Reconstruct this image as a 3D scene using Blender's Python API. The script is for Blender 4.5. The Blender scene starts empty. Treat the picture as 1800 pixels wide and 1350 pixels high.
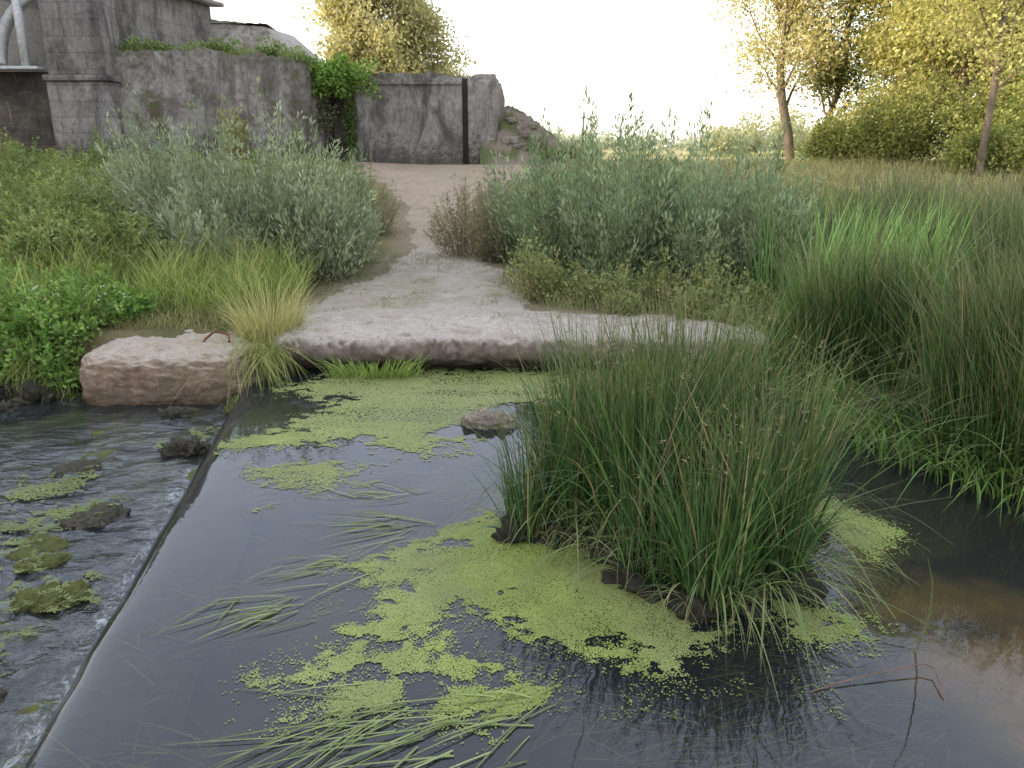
import bpy, math, numpy as np
from mathutils import Vector, noise as mn
rng=np.random.default_rng(7)
sc=bpy.context.scene
COL=sc.collection
# ------------------------------------------------------------------ helpers
_T=np.random.default_rng(3).random((256,256))
def vn(x,y):
    xi=np.floor(x).astype(int); yi=np.floor(y).astype(int); fx=x-xi; fy=y-yi
    fx=fx*fx*(3-2*fx); fy=fy*fy*(3-2*fy)
    a=_T[xi&255,yi&255]; b=_T[(xi+1)&255,yi&255]; c=_T[xi&255,(yi+1)&255]; d=_T[(xi+1)&255,(yi+1)&255]
    return (a*(1-fx)+b*fx)*(1-fy)+(c*(1-fx)+d*fx)*fy
def fbm(x,y,o=4):
    x=np.asarray(x,float); y=np.asarray(y,float)
    s=0; a=.5; n=0
    for i in range(o):
        s=s+a*vn(x+17.3*i,y-9.1*i); n+=a; a*=.5; x=x*2.03; y=y*2.03
    return s/n
def sm(x): x=np.clip(x,0,1); return x*x*(3-2*x)
def sdf(P,x,y):
    x=np.asarray(x,float); y=np.asarray(y,float)
    d=np.full(x.shape,1e9); ins=np.zeros(x.shape,bool)
    n=len(P)
    for i in range(n):
        ax,ay=P[i]; bx,by=P[(i+1)%n]
        ex,ey=bx-ax,by-ay; wx,wy=x-ax,y-ay
        t=np.clip((wx*ex+wy*ey)/(ex*ex+ey*ey+1e-12),0,1)
        d=np.minimum(d,np.hypot(wx-ex*t,wy-ey*t))
        c=((ay>y)!=(by>y))
        with np.errstate(divide='ignore',invalid='ignore'):
            xc=(bx-ax)*(y-ay)/(by-ay if by!=ay else 1e-12)+ax
        ins^=(c&(x<xc))
    return np.where(ins,-d,d)
def norm(v): return v/np.maximum(np.linalg.norm(v,axis=-1,keepdims=True),1e-9)
def newmesh(name,V,F,C=None,mat=None,smooth=False):
    V=np.ascontiguousarray(V,dtype=np.float32); F=np.ascontiguousarray(F,dtype=np.int32)
    me=bpy.data.meshes.new(name); k=F.shape[1]
    me.vertices.add(len(V)); me.vertices.foreach_set('co',V.ravel())
    me.loops.add(F.size); me.loops.foreach_set('vertex_index',F.ravel())
    me.polygons.add(len(F)); me.polygons.foreach_set('loop_start',np.arange(len(F),dtype=np.int32)*k)
    me.update(calc_edges=True)
    if C is not None:
        a=me.attributes.new('Col','FLOAT_COLOR','POINT')
        cc=np.ones((len(V),4),np.float32); cc[:,:3]=np.clip(C,0,1); a.data.foreach_set('color',cc.ravel())
    if smooth: me.polygons.foreach_set('use_smooth',np.ones(len(F),bool))
    if mat: me.materials.append(mat)
    me.validate()
    return me
def obj(name,me,label=None,cat=None,group=None,kind=None,loc=(0,0,0),parent=None):
    o=bpy.data.objects.new(name,me); COL.objects.link(o); o.location=loc
    if parent: o.parent=parent
    if label: o['label']=label
    if cat: o['category']=cat
    if group: o['group']=group
    if kind: o['kind']=kind
    return o
class Acc:
    def __init__(s): s.V=[];s.F=[];s.C=[];s.n=0
    def add(s,V,F,C):
        C=np.asarray(C,float)
        if C.ndim==1: C=np.tile(C,(len(V),1))
        s.V.append(V);s.F.append(F+s.n);s.C.append(C);s.n+=len(V)
    def mesh(s,name,mat,origin=(0,0,0),smooth=False):
        return newmesh(name,np.concatenate(s.V)-np.array(origin),np.concatenate(s.F),np.concatenate(s.C),mat,smooth)
def colvar(n,c1,c2,v=.25):
    t=rng.random((n,1)); c=np.array(c1)*(1-t)+np.array(c2)*t
    return c*(1+v*(rng.random((n,1))-.5)*2)
def blades(base,az,h,lean,droop,w,col,S=5,p=1.7,tip=None,tw=None):
    N=len(base); t=np.linspace(0,1,S+1)[None,:]
    h=np.broadcast_to(h,(N,))[:,None]; lean=np.broadcast_to(lean,(N,))[:,None]; droop=np.broadcast_to(droop,(N,))[:,None]; w=np.broadcast_to(w,(N,))[:,None]
    x=base[:,0:1]+np.cos(az)[:,None]*lean*t**p
    y=base[:,1:2]+np.sin(az)[:,None]*lean*t**p
    z=base[:,2:3]+h*(t-droop*t**2.2)
    sa=rng.random(N)*math.pi if tw is None else tw
    ww=w*(1-.9*t**2.5)*.5
    V=np.empty((N,S+1,2,3))
    for k,sg in ((0,-1),(1,1)):
        V[:,:,k,0]=x+sg*np.cos(sa)[:,None]*ww; V[:,:,k,1]=y+sg*np.sin(sa)[:,None]*ww; V[:,:,k,2]=z
    i=(np.arange(N)*(S+1)*2)[:,None]+np.arange(S)[None,:]*2
    F=np.stack([i,i+1,i+3,i+2],-1).reshape(-1,4)
    col=np.asarray(col)
    C=np.repeat(col[:,None,:],S+1,1)
    if tip is not None:
        tt=sm((t-.7)/.3)[:,:,None]; C=C*(1-tt)+np.array(tip)*tt
    C=np.repeat(C[:,:,None,:],2,2).reshape(-1,3)
    return V.reshape(-1,3),F,C
def leaves(pos,d,L,W,col):
    N=len(pos); L=np.broadcast_to(L,(N,))[:,None]; W=np.broadcast_to(W,(N,))[:,None]
    d=norm(d); s=norm(np.cross(d,rng.normal(size=(N,3)))); nn=np.cross(d,s)
    V=np.empty((N,4,3)); V[:,0]=pos; V[:,1]=pos+d*L*.45+s*W*.5+nn*W*.15; V[:,2]=pos+d*L; V[:,3]=pos+d*L*.45-s*W*.5+nn*W*.15
    F=np.arange(N*4).reshape(N,4)
    return V.reshape(-1,3),F,np.repeat(col,4,0)
def tube(pts,rad,n=7):
    pts=np.asarray(pts,float); k=len(pts); rad=np.broadcast_to(rad,(k,))
    T=norm(np.gradient(pts,axis=0)); ref=np.array([.31,.87,.1]) if abs(T[0][2])>.7 else np.array([.05,.1,1.])
    A=norm(np.cross(T,ref)); B=np.cross(T,A); a=np.arange(n)/n*2*math.pi
    V=(pts[:,None]+rad[:,None,None]*(np.cos(a)[None,:,None]*A[:,None]+np.sin(a)[None,:,None]*B[:,None])).reshape(-1,3)
    i=np.arange(k-1)[:,None]*n; j=np.arange(n)[None,:]; j2=(j+1)%n
    F=np.stack([i+j,i+j2,i+n+j2,i+n+j],-1).reshape(-1,4)
    return V,F
def boxm(x0,x1,y0,y1,z0,z1):
    V=np.array([(x,y,z) for z in (z0,z1) for y in (y0,y1) for x in (x0,x1)],float)
    F=np.array([(0,2,3,1),(4,5,7,6),(0,1,5,4),(2,6,7,3),(0,4,6,2),(1,3,7,5)])
    return V,F
# ------------------------------------------------------------------ materials
class M:
    def __init__(s,name):
        s.m=bpy.data.materials.new(name); s.m.use_nodes=True; s.nt=s.m.node_tree; s.nt.nodes.clear()
        s.out=s.n('ShaderNodeOutputMaterial')
    def n(s,t,**k):
        x=s.nt.nodes.new(t)
        for a,b in k.items(): setattr(x,a,b)
        return x
    def l(s,a,b): s.nt.links.new(a,b)
    def val(s,sock,v):
        if isinstance(v,bpy.types.NodeSocket): s.l(v,sock)
        else: sock.default_value=v
    def pos(s): return s.n('ShaderNodeNewGeometry').outputs['Position']
    def vm(s,v,sc_):
        x=s.n('ShaderNodeVectorMath',operation='MULTIPLY'); s.l(v,x.inputs[0]); x.inputs[1].default_value=sc_; return x.outputs[0]
    def noise(s,v,scale,detail=5,rough=.6,dist=0):
        x=s.n('ShaderNodeTexNoise'); s.l(v,x.inputs['Vector']); x.inputs['Scale'].default_value=scale; x.inputs['Detail'].default_value=detail; x.inputs['Roughness'].default_value=rough; x.inputs['Distortion'].default_value=dist
        return x.outputs['Fac']
    def mr(s,v,a,b,c=0,d=1):
        x=s.n('ShaderNodeMapRange'); s.l(v,x.inputs[0]); x.inputs[1].default_value=a;x.inputs[2].default_value=b;x.inputs[3].default_value=c;x.inputs[4].default_value=d
        return x.outputs[0]
    def mix(s,f,a,b,bt='MIX'):
        x=s.n('ShaderNodeMix',data_type='RGBA',blend_type=bt)
        s.val(x.inputs[0],f)
        for sk,v in ((x.inputs[6],a),(x.inputs[7],b)):
            if isinstance(v,bpy.types.NodeSocket): s.l(v,sk)
            else: sk.default_value=(*v,1)
        return x.outputs[2]
    def math(s,op,a,b=0):
        x=s.n('ShaderNodeMath',operation=op); s.val(x.inputs[0],a); s.val(x.inputs[1],b); return x.outputs[0]
    def bump(s,h,st=.5,d=.02,prev=None):
        x=s.n('ShaderNodeBump'); s.l(h,x.inputs['Height']); x.inputs['Strength'].default_value=st; x.inputs['Distance'].default_value=d
        if prev is not None: s.l(prev,x.inputs['Normal'])
        return x.outputs[0]
    def prin(s,col,rough=.85,nrm=None,spec=.3):
        x=s.n('ShaderNodeBsdfPrincipled')
        if isinstance(col,bpy.types.NodeSocket): s.l(col,x.inputs['Base Color'])
        else: x.inputs['Base Color'].default_value=(*col,1)
        s.val(x.inputs['Roughness'],rough); x.inputs['Specular IOR Level'].default_value=spec
        if nrm is not None: s.l(nrm,x.inputs['Normal'])
        return x.outputs[0]
    def done(s,sh): s.l(sh,s.out.inputs[0]); return s.m
    def attr(s,name='Col'):
        x=s.n('ShaderNodeAttribute'); x.attribute_name=name; return x.outputs['Color']
def leafmat(name,trans=.35,rough=.5,spec=.25):
    k=M(name); c=k.attr(); p=k.prin(c,rough,None,spec)
    t=k.n('ShaderNodeBsdfTranslucent'); k.l(k.mix(1,c,(1.0,1.05,.6),'MULTIPLY'),t.inputs[0])
    x=k.n('ShaderNodeMixShader'); x.inputs[0].default_value=trans; k.l(p,x.inputs[1]); k.l(t.outputs[0],x.inputs[2])
    return k.done(x.outputs[0])
def concrete(name,c1,c2,dark,wet=None,streak=0,moss=0,scale=1,speck=.5,bst=.6,courses=False,rust=None,side=None,topmoss=None):
    k=M(name); P=k.pos()
    n1=k.noise(P,1.1*scale,6,.65); n2=k.noise(P,7*scale,6,.7); n3=k.noise(P,55*scale,3,.7)
    c=k.mix(k.mr(n1,.35,.68),c1,c2)
    c=k.mix(k.mr(n2,.48,.75,0,.75),c,dark)
    c=k.mix(k.mr(n3,.4,.75,0,speck),c,tuple(min(1,v*1.7) for v in c1))
    c=k.mix(k.mr(n3,.25,.42,speck,0),c,tuple(v*.5 for v in dark))
    if rust:
        c=k.mix(k.mr(k.noise(P,2.3*scale,5,.7,.6),.5,.66,0,.7),c,rust)
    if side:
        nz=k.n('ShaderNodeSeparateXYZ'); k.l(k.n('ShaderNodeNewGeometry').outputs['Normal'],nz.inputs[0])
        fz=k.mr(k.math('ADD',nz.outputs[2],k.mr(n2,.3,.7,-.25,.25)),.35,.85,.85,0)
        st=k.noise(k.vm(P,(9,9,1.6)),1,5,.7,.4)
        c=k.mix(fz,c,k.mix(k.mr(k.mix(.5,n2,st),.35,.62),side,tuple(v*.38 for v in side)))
    if streak:
        s1=k.noise(k.vm(P,(.8,.8,.4)),1,8,.75,.8); s2=k.noise(k.vm(P,(3.2,3.2,.45)),1,7,.75,.5)
        c=k.mix(k.mr(s1,.44,.62,0,streak),c,dark)
        c=k.mix(k.math('MULTIPLY',k.mr(s2,.5,.68,0,streak),k.mr(n1,.35,.6)),c,tuple(v*.6 for v in dark))
        s3=k.noise(k.vm(P,(4,4,.8)),1.3,6,.8,.5)
        c=k.mix(k.mr(s3,.6,.72,0,.5),c,(.46,.45,.44))
    if topmoss:
        zt=k.n('ShaderNodeSeparateXYZ'); k.l(P,zt.inputs[0])
        f=k.mr(k.math('ADD',zt.outputs[2],k.mr(n2,.3,.7,-.5,.35)),topmoss[0],topmoss[1],0,.8)
        c=k.mix(f,c,(.06,.055,.03))
        f=k.mr(k.math('ADD',zt.outputs[2],k.mr(n2,.3,.7,.6,-.4)),2.0,3.0,.85,0)
        c=k.mix(f,c,(.055,.047,.038))
    if moss:
        c=k.mix(k.mr(k.noise(P,.9,7,.75,.4),.5,.62,0,moss),c,(.085,.068,.045))
        c=k.mix(k.mr(k.noise(P,1.7,7,.75,.2),.56,.66,0,moss),c,(.07,.085,.03))
    nb=k.bump(n2,bst,.05)
    if courses:
        xyz=k.n('ShaderNodeSeparateXYZ'); k.l(P,xyz.inputs[0])
        wob=k.math('MULTIPLY',n2,.06)
        cb=k.n('ShaderNodeCombineXYZ'); k.l(k.math('ADD',k.math('ADD',xyz.outputs[0],xyz.outputs[1]),wob),cb.inputs[0]); k.l(k.math('ADD',xyz.outputs[2],wob),cb.inputs[1])
        b=k.n('ShaderNodeTexBrick'); k.l(cb.outputs[0],b.inputs['Vector']); b.inputs['Scale'].default_value=1
        b.inputs['Brick Width'].default_value=courses[0]; b.inputs['Row Height'].default_value=courses[1]; b.inputs['Mortar Size'].default_value=courses[2]; b.inputs['Mortar Smooth'].default_value=.6
        b.inputs['Color1'].default_value=(.85,.85,.85,1); b.inputs['Color2'].default_value=(1.1,1.07,1.07,1); b.inputs['Mortar'].default_value=(.6,.6,.6,1)
        c=k.mix(courses[3],c,b.outputs['Color'],'MULTIPLY')
        nb=k.bump(b.outputs['Fac'],-.3,.02,nb)
    nb=k.bump(n3,bst*.6,.01,nb)
    r=.9
    if wet:
        z=k.n('ShaderNodeSeparateXYZ'); k.l(P,z.inputs[0])
        zz=k.math('ADD',z.outputs[2],k.mr(n1,0,1,-.12,.12))
        f=k.mr(zz,wet[0],wet[1],1,0)
        c=k.mix(k.math('MULTIPLY',f,.85),c,wet[2])
        r=k.mr(f,0,1,.9,.45)
    return k.done(k.prin(c,r,nb,.3))
LEAF=leafmat('leaf_surface',.38,.55,.2); LEAFT=leafmat('tree_leaf_surface',.5,.6,.15); RUSH=leafmat('rush_stem_surface',.2,.42,.35)
LEDGE=concrete('weathered_ledge_concrete',(.36,.325,.29),(.265,.235,.205),(.13,.108,.09),wet=(.05,.26,(.045,.037,.028)),scale=1.4,speck=.8,bst=1.,rust=(.28,.225,.185),side=(.235,.18,.15))  # wet band: damp staining plus the shadow at the ledge foot, painted in
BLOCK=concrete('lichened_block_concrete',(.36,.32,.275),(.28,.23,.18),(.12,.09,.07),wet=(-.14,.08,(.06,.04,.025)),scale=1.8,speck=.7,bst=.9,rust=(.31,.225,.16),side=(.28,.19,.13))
BUNK=concrete('streaked_bunker_concrete',(.29,.275,.265),(.19,.178,.172),(.055,.05,.047),streak=.9,scale=.9,speck=.3,courses=(2.2,.48,.012,.35),topmoss=(4.65,5.2))
BUNKM=concrete('mossy_bunker_concrete',(.29,.275,.26),(.19,.175,.165),(.07,.06,.052),streak=.85,moss=.95,scale=.8,speck=.35,courses=(2.4,.5,.012,.4),topmoss=(4.9,5.7))
MASON=concrete('bridge_masonry',(.25,.235,.225),(.17,.155,.15),(.045,.04,.038),streak=.9,scale=.9,speck=.3,courses=(1.1,.48,.022,.75),topmoss=(9.5,10.))
DARKST=concrete('shaded_stained_masonry',(.10,.09,.08),(.06,.053,.046),(.02,.018,.016),streak=.7,scale=.9,speck=.2,courses=(.95,.42,.02,.6))  # dark staining, with the wall's shadow also put into the colour
ROOFC=concrete('roof_slab_concrete',(.30,.28,.26),(.21,.19,.175),(.09,.08,.07),scale=1,speck=.4,moss=.8)
RUBB=concrete('mossy_rubble_concrete',(.24,.21,.185),(.16,.14,.12),(.07,.06,.05),scale=2,speck=.4,moss=.8)
ROCKW=concrete('wet_dark_rock',(.10,.09,.07),(.06,.055,.042),(.025,.022,.017),scale=5,speck=.4,bst=1,rust=(.07,.085,.03))
ROCKM=concrete('mossy_rock',(.13,.14,.04),(.09,.10,.03),(.04,.038,.02),scale=5,speck=.3,bst=1)
ROCKP=concrete('pale_rock',(.38,.32,.27),(.27,.22,.18),(.10,.08,.06),wet=(-.05,.09,(.05,.06,.02)),scale=4,speck=.4,bst=1)
SILL=concrete('wet_algae_sill_concrete',(.085,.08,.06),(.05,.048,.036),(.02,.02,.015),scale=3,speck=.25,bst=.8)
def plain(name,c,rough=.6,metal=0):
    k=M(name); n=k.noise(k.pos(),12,4)
    return k.done(k.prin(k.mix(k.mr(n,.3,.7),c,tuple(v*.6 for v in c)),rough,k.bump(n,.3,.01)))
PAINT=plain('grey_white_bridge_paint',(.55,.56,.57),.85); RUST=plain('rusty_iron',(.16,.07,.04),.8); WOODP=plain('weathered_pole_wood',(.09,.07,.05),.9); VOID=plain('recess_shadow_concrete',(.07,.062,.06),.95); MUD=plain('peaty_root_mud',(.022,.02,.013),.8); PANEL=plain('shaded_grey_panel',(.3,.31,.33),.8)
def bark():
    k=M('tree_bark'); P=k.pos(); n=k.noise(k.vm(P,(6,6,1.5)),1.5,6,.7)
    return k.done(k.prin(k.mix(k.mr(n,.35,.65),(.22,.17,.13),(.10,.08,.06)),.9,k.bump(n,.8,.05)))
BARK=bark()
def groundmat(name,grain):
    k=M(name); P=k.pos(); c=k.attr()
    n=k.noise(P,5,6,.7); n2=k.noise(P,60,4,.75); n3=k.noise(P,.8,5)
    c=k.mix(k.mr(n,.35,.7,0,.6),c,k.mix(1,c,(.58,.55,.5),'MULTIPLY'))
    c=k.mix(k.mr(n2,.42,.72,0,grain),c,k.mix(1,c,(1.7,1.65,1.6),'MULTIPLY'))
    c=k.mix(k.mr(n2,.25,.45,grain,0),c,k.mix(1,c,(.35,.33,.3),'MULTIPLY'))
    c=k.mix(k.mr(n3,.4,.65,0,.35),c,k.mix(1,c,(.78,.8,.68),'MULTIPLY'))
    return k.done(k.prin(c,.95,k.bump(n2,.7,.015,k.bump(n,.6,.06)),.1))
GROUND=groundmat('soil_and_grass_ground',.45); PATHM=groundmat('gravelly_path',.85)
def watermat(name,lower=False):
    k=M(name); P=k.pos()
    if lower:
        a=k.noise(k.vm(P,(1.1,2.0,1)),4.5,4,.55,.8); b=k.noise(P,17,3,.5,.5)
        nb=k.bump(b,.18,.02,k.bump(a,.5,.05)); rough=.08
    else:
        a=k.noise(k.vm(P,(1.2,.7,1)),2.2,3,.5,.3); b=k.noise(k.vm(P,(1,1.5,1)),9,2,.4,.4)
        nb=k.bump(b,.05,.012,k.bump(a,.13,.04)); rough=.03
    fr=k.n('ShaderNodeFresnel'); fr.inputs[0].default_value=1.37; k.l(nb,fr.inputs['Normal'])
    g=k.n('ShaderNodeBsdfGlossy'); g.inputs['Roughness'].default_value=rough; g.inputs[0].default_value=(.86,.91,1,1); k.l(nb,g.inputs['Normal'])
    t=k.n('ShaderNodeBsdfTransparent'); t.inputs[0].default_value=(.80,.80,.73,1)
    f=k.math('MINIMUM',k.math('ADD',k.math('MULTIPLY',fr.outputs[0],1.2),.015),1.0)
    x=k.n('ShaderNodeMixShader'); k.l(f,x.inputs[0]); k.l(t.outputs[0],x.inputs[1]); k.l(g.outputs[0],x.inputs[2])
    sh=x.outputs[0]
    d=k.n('ShaderNodeBsdfDiffuse'); d.inputs[0].default_value=(.045,.053,.062,1) if not lower else (.055,.062,.068,1)
    y=k.n('ShaderNodeMixShader'); y.inputs[0].default_value=.17; k.l(sh,y.inputs[1]); k.l(d.outputs[0],y.inputs[2]); sh=y.outputs[0]
    if lower:
        fo=k.n('ShaderNodeBsdfDiffuse'); fo.inputs[0].default_value=(.55,.6,.66,1)
        s=k.n('ShaderNodeSeparateColor'); k.l(k.attr(),s.inputs[0])
        ff=k.math('MULTIPLY',s.outputs[0],k.mr(k.noise(k.vm(P,(1.3,.7,1)),14,6,.7,2.0),.48,.7,0,.55))
        z=k.n('ShaderNodeMixShader'); k.l(ff,z.inputs[0]); k.l(sh,z.inputs[1]); k.l(fo.outputs[0],z.inputs[2]); sh=z.outputs[0]
    return k.done(sh)
WATER=watermat('still_pool_water'); WATERL=watermat('rippled_stream_water',True)
k=M('duckweed_fronds'); DUCK=k.done(k.prin(k.attr(),.6,None,.2))
# ------------------------------------------------------------------ terrain
W=[(-14,-8),(14,-8),(14,1.0),(8,2.2),(5.5,3.7),(3.75,4.8),(3.0,6.0),(2.75,7.5),(2.75,9.05),(-2.9,9.05),(-2.9,8.4),(-4.7,8.4),(-5.0,8.0),(-5.6,8.2),(-14,7.8)]
PATH=[(-2.75,9.2),(3.0,9.2),(2.6,9.75),(1.2,9.95),(.3,10.2),(.15,11),(-.2,13),(-.4,15.5),(-1.0,17.5),(-1.0,20),(-.6,23),(.5,26),(1.2,31.7),(-6,31.7),(-5.2,27),(-3.6,23.5),(-2.6,20),(-2.2,17.5),(-2.05,15),(-2.1,13),(-2.7,11)]
def weirx(y): return np.interp(y,[-8,2.87,5.73,7.29,9.3],[-.38,-1.99,-2.42,-2.66,-2.97])
def land(x,y):
    b=np.interp(y,[-10,8.7,13,15,17,20,25,31,45,100,900],[.3,.4,.42,.45,.56,.85,1.4,1.78,1.62,1.55,1.5])
    b=b+sm((-3-x)/4)*np.interp(y,[7,9,12,18,26,40],[0,.1,.3,.4,.2,0])
    b=b-sm((x-1.8)/2)*np.interp(y,[3,5,9,13,20,26],[.15,.25,.22,.15,.1,0])
    return b+.07*(fbm(x*1.3,y*1.3)-.5)
def H(x,y):
    x=np.asarray(x,float); y=np.asarray(y,float)
    d=sdf(W,x,y)
    out=-.1+(land(x,y)+.1)*sm(d/.45)
    shal=sm((1.3-np.hypot((x-2.8)/1.1,(y-3.3)/1.9)))
    inn=-.1-(.28+.1*fbm(x*2,y*2))*sm(-d/.5)*(1-.6*shal)
    st=-.225+.28*(fbm(x*3.1+2,y*3.1,3)-.5)+.05*(fbm(x*9+2,y*9,2)-.5)
    inn=np.where(x<weirx(y),np.minimum(st,-.1),inn)
    return np.where(d>0,out,inn)
def axis(lo,hi,st,far0,far1,g=1.22):
    a=list(np.arange(lo,hi+1e-6,st)); s=st; v=a[-1]
    while v<far1: s*=g; v+=s; a.append(v)
    s=st; v=a[0]
    while v>far0: s*=g; v-=s; a.insert(0,v)
    return np.array(a)
gx=axis(-9,8,.075,-700,700); gy=axis(.5,20,.075,-40,1200,1.12)
X,Y=np.meshgrid(gx,gy); Z=H(X,Y)
pd=sdf(PATH,X,Y)+.55*(fbm(X*1.5,Y*1.5)-.5)
wd=sdf(W,X,Y)
def L3(a,b,f): return a*(1-f[...,None])+np.asarray(b)*f[...,None]
g=np.zeros(X.shape+(3,))+np.array([.085,.09,.04])
g=L3(g,(.17,.14,.08),sm((fbm(X*.6,Y*.6)-.4)/.25)*.8)
g=L3(g,(.035,.045,.02),sm((X-2.4)/.5)*sm((14-Y)/2)*.9)
g=L3(g,(.24,.20,.11),sm((Y-22)/10)*sm((fbm(X*.2+5,Y*.2)-.2)/.3))
g=L3(g,(.42,.36,.19),sm((Y-38)/12))
g=L3(g,(.14,.16,.06),sm((Y-45)/20)*sm((fbm(X*.02,Y*.035)-.55)/.1))
pc=L3(np.zeros(X.shape+(3,))+np.array([.315,.285,.255]),(.28,.225,.18),sm((Y-15)/2.5))
pc=L3(pc,(.22,.20,.15),sm((fbm(X*1.3+3,Y*1.3)-.5)/.15)*.5)
g=L3(g,(.2,.165,.125),sm((.5-pd)/.5)*.85)
bed=np.zeros(X.shape+(3,))+np.array([.05,.048,.034])
bed=L3(bed,(.10,.095,.04),sm((fbm(X*2.5,Y*2.5)-.5)/.2))
sand=sm((1-np.hypot((X-2.75)/.85,(Y-3.25)/1.45))*1.5+1.2*(fbm(X*3,Y*3)-.5))
bed=L3(bed,(.40,.24,.075),sand*.9)
sb=L3(np.zeros(X.shape+(3,))+np.array([.08,.075,.06]),(.11,.13,.04),sm((fbm(X*1.9+11,Y*1.9)-.46)/.12)); sb=L3(sb,(.04,.036,.03),sm((fbm(X*4+11,Y*4)-.5)/.12)*.8)
bed=L3(bed,sb,sm((weirx(Y)-X)/.1))
g=L3(g,(.04,.035,.022),sm((.25-wd)/.3)); g=np.where((wd<0)[...,None],bed,g)
ny,nx=X.shape
V=np.stack([X,Y,Z],-1).reshape(-1,3)
ii=(np.arange(ny-1)[:,None]*nx+np.arange(nx-1)[None,:]); F=np.stack([ii,ii+1,ii+nx+1,ii+nx],-1).reshape(-1,4)
obj('ground',newmesh('ground',V,F,g.reshape(-1,3),GROUND,True),kind='structure')
m=(pd<.0)&(wd>0.1); cm=(m[:-1,:-1]&m[1:,:-1]&m[:-1,1:]&m[1:,1:]).reshape(-1)
Vp=V.copy(); Vp[:,2]+=.006; Fp=F[cm]; u,inv=np.unique(Fp,return_inverse=True)
obj('path',newmesh('path',Vp[u],inv.reshape(-1,4),pc.reshape(-1,3)[u],PATHM,True),kind='structure')
# ------------------------------------------------------------------ water
s=np.array([-.13,-.1,-.075,-.05,-.025,0,.03,.07,.12,.18]+list(np.linspace(.3,14,60))); zz=np.interp(s,[-.13,-.1,-.075,-.05,-.025,0,.03,.07,.12,.18],[-.19,-.13,-.088,-.056,-.034,-.019,-.010,-.004,-.0015,0])
yy=np.arange(-7.5,9.3,.06); S,YY=np.meshgrid(s,yy)
def wg(y): return .010*(fbm(y*2.5,y*0,4)-.5)*2
wig=wg(yy)
XX=weirx(YY)+S+wig[:,None]*np.clip(1-S,0,1); ZZ=np.interp(S,s,zz)
def gridmesh(name,X,Y,Z,C,mat):
    ny,nx=X.shape; ii=(np.arange(ny-1)[:,None]*nx+np.arange(nx-1)[None,:])
    return newmesh(name,np.stack([X,Y,Z],-1).reshape(-1,3),np.stack([ii,ii+1,ii+nx+1,ii+nx],-1).reshape(-1,4),C,mat,True)
obj('pool_water',gridmesh('pool_water',XX,YY,ZZ,None,WATER),kind='structure')
xs=np.concatenate([np.linspace(-14,-6.1,30),np.arange(-6,-.2,.03)]); yy=np.arange(-7.5,8.9,.035); Xl,Yl=np.meshgrid(xs,yy)
dw=weirx(Yl)-Xl
turb=np.clip(1.3-dw*.5,.3,1.3)
Zl=-.15+turb*(.045*(fbm(Xl*3.0,Yl*4.2,3)-.5)+.018*(fbm(Xl*9,Yl*8,3)-.5))
foam=sm(1.25-dw/.28)*sm((fbm(Xl*2.2,Yl*1.4,3)-.33)/.25)+.22*sm((fbm(Xl*3+9,Yl*2.5,3)-.6)/.12)
Xl=np.where(dw<-.02,weirx(Yl)+.02,Xl)
obj('stream_water',gridmesh('stream_water',Xl,Yl,Zl,np.repeat(np.clip(foam,0,1).reshape(-1,1),3,1),WATERL),kind='structure')
prof=np.array([(-.135,-.6),(-.125,-.21),(-.10,-.15),(-.07,-.10),(-.045,-.068),(-.015,-.05),(.06,-.045),(.3,-.055),(.45,-.3)])
yy=np.arange(-7,8.75,.05); PS,YS=np.meshgrid(prof[:,0],yy); ZS=np.tile(prof[:,1],(len(yy),1))
XS=weirx(YS)+PS+wg(YS)+.012*(fbm(YS*17,PS*9)-.5); ZS=ZS+.012*(fbm(YS*6+3,PS*12)-.5)
o=(float(weirx(2)),2.,0.)
obj('weir',gridmesh('weir',XS-o[0],YS-o[1],ZS,None,SILL),'low dark algae-stained concrete weir with water sliding over','weir',loc=o)
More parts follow.
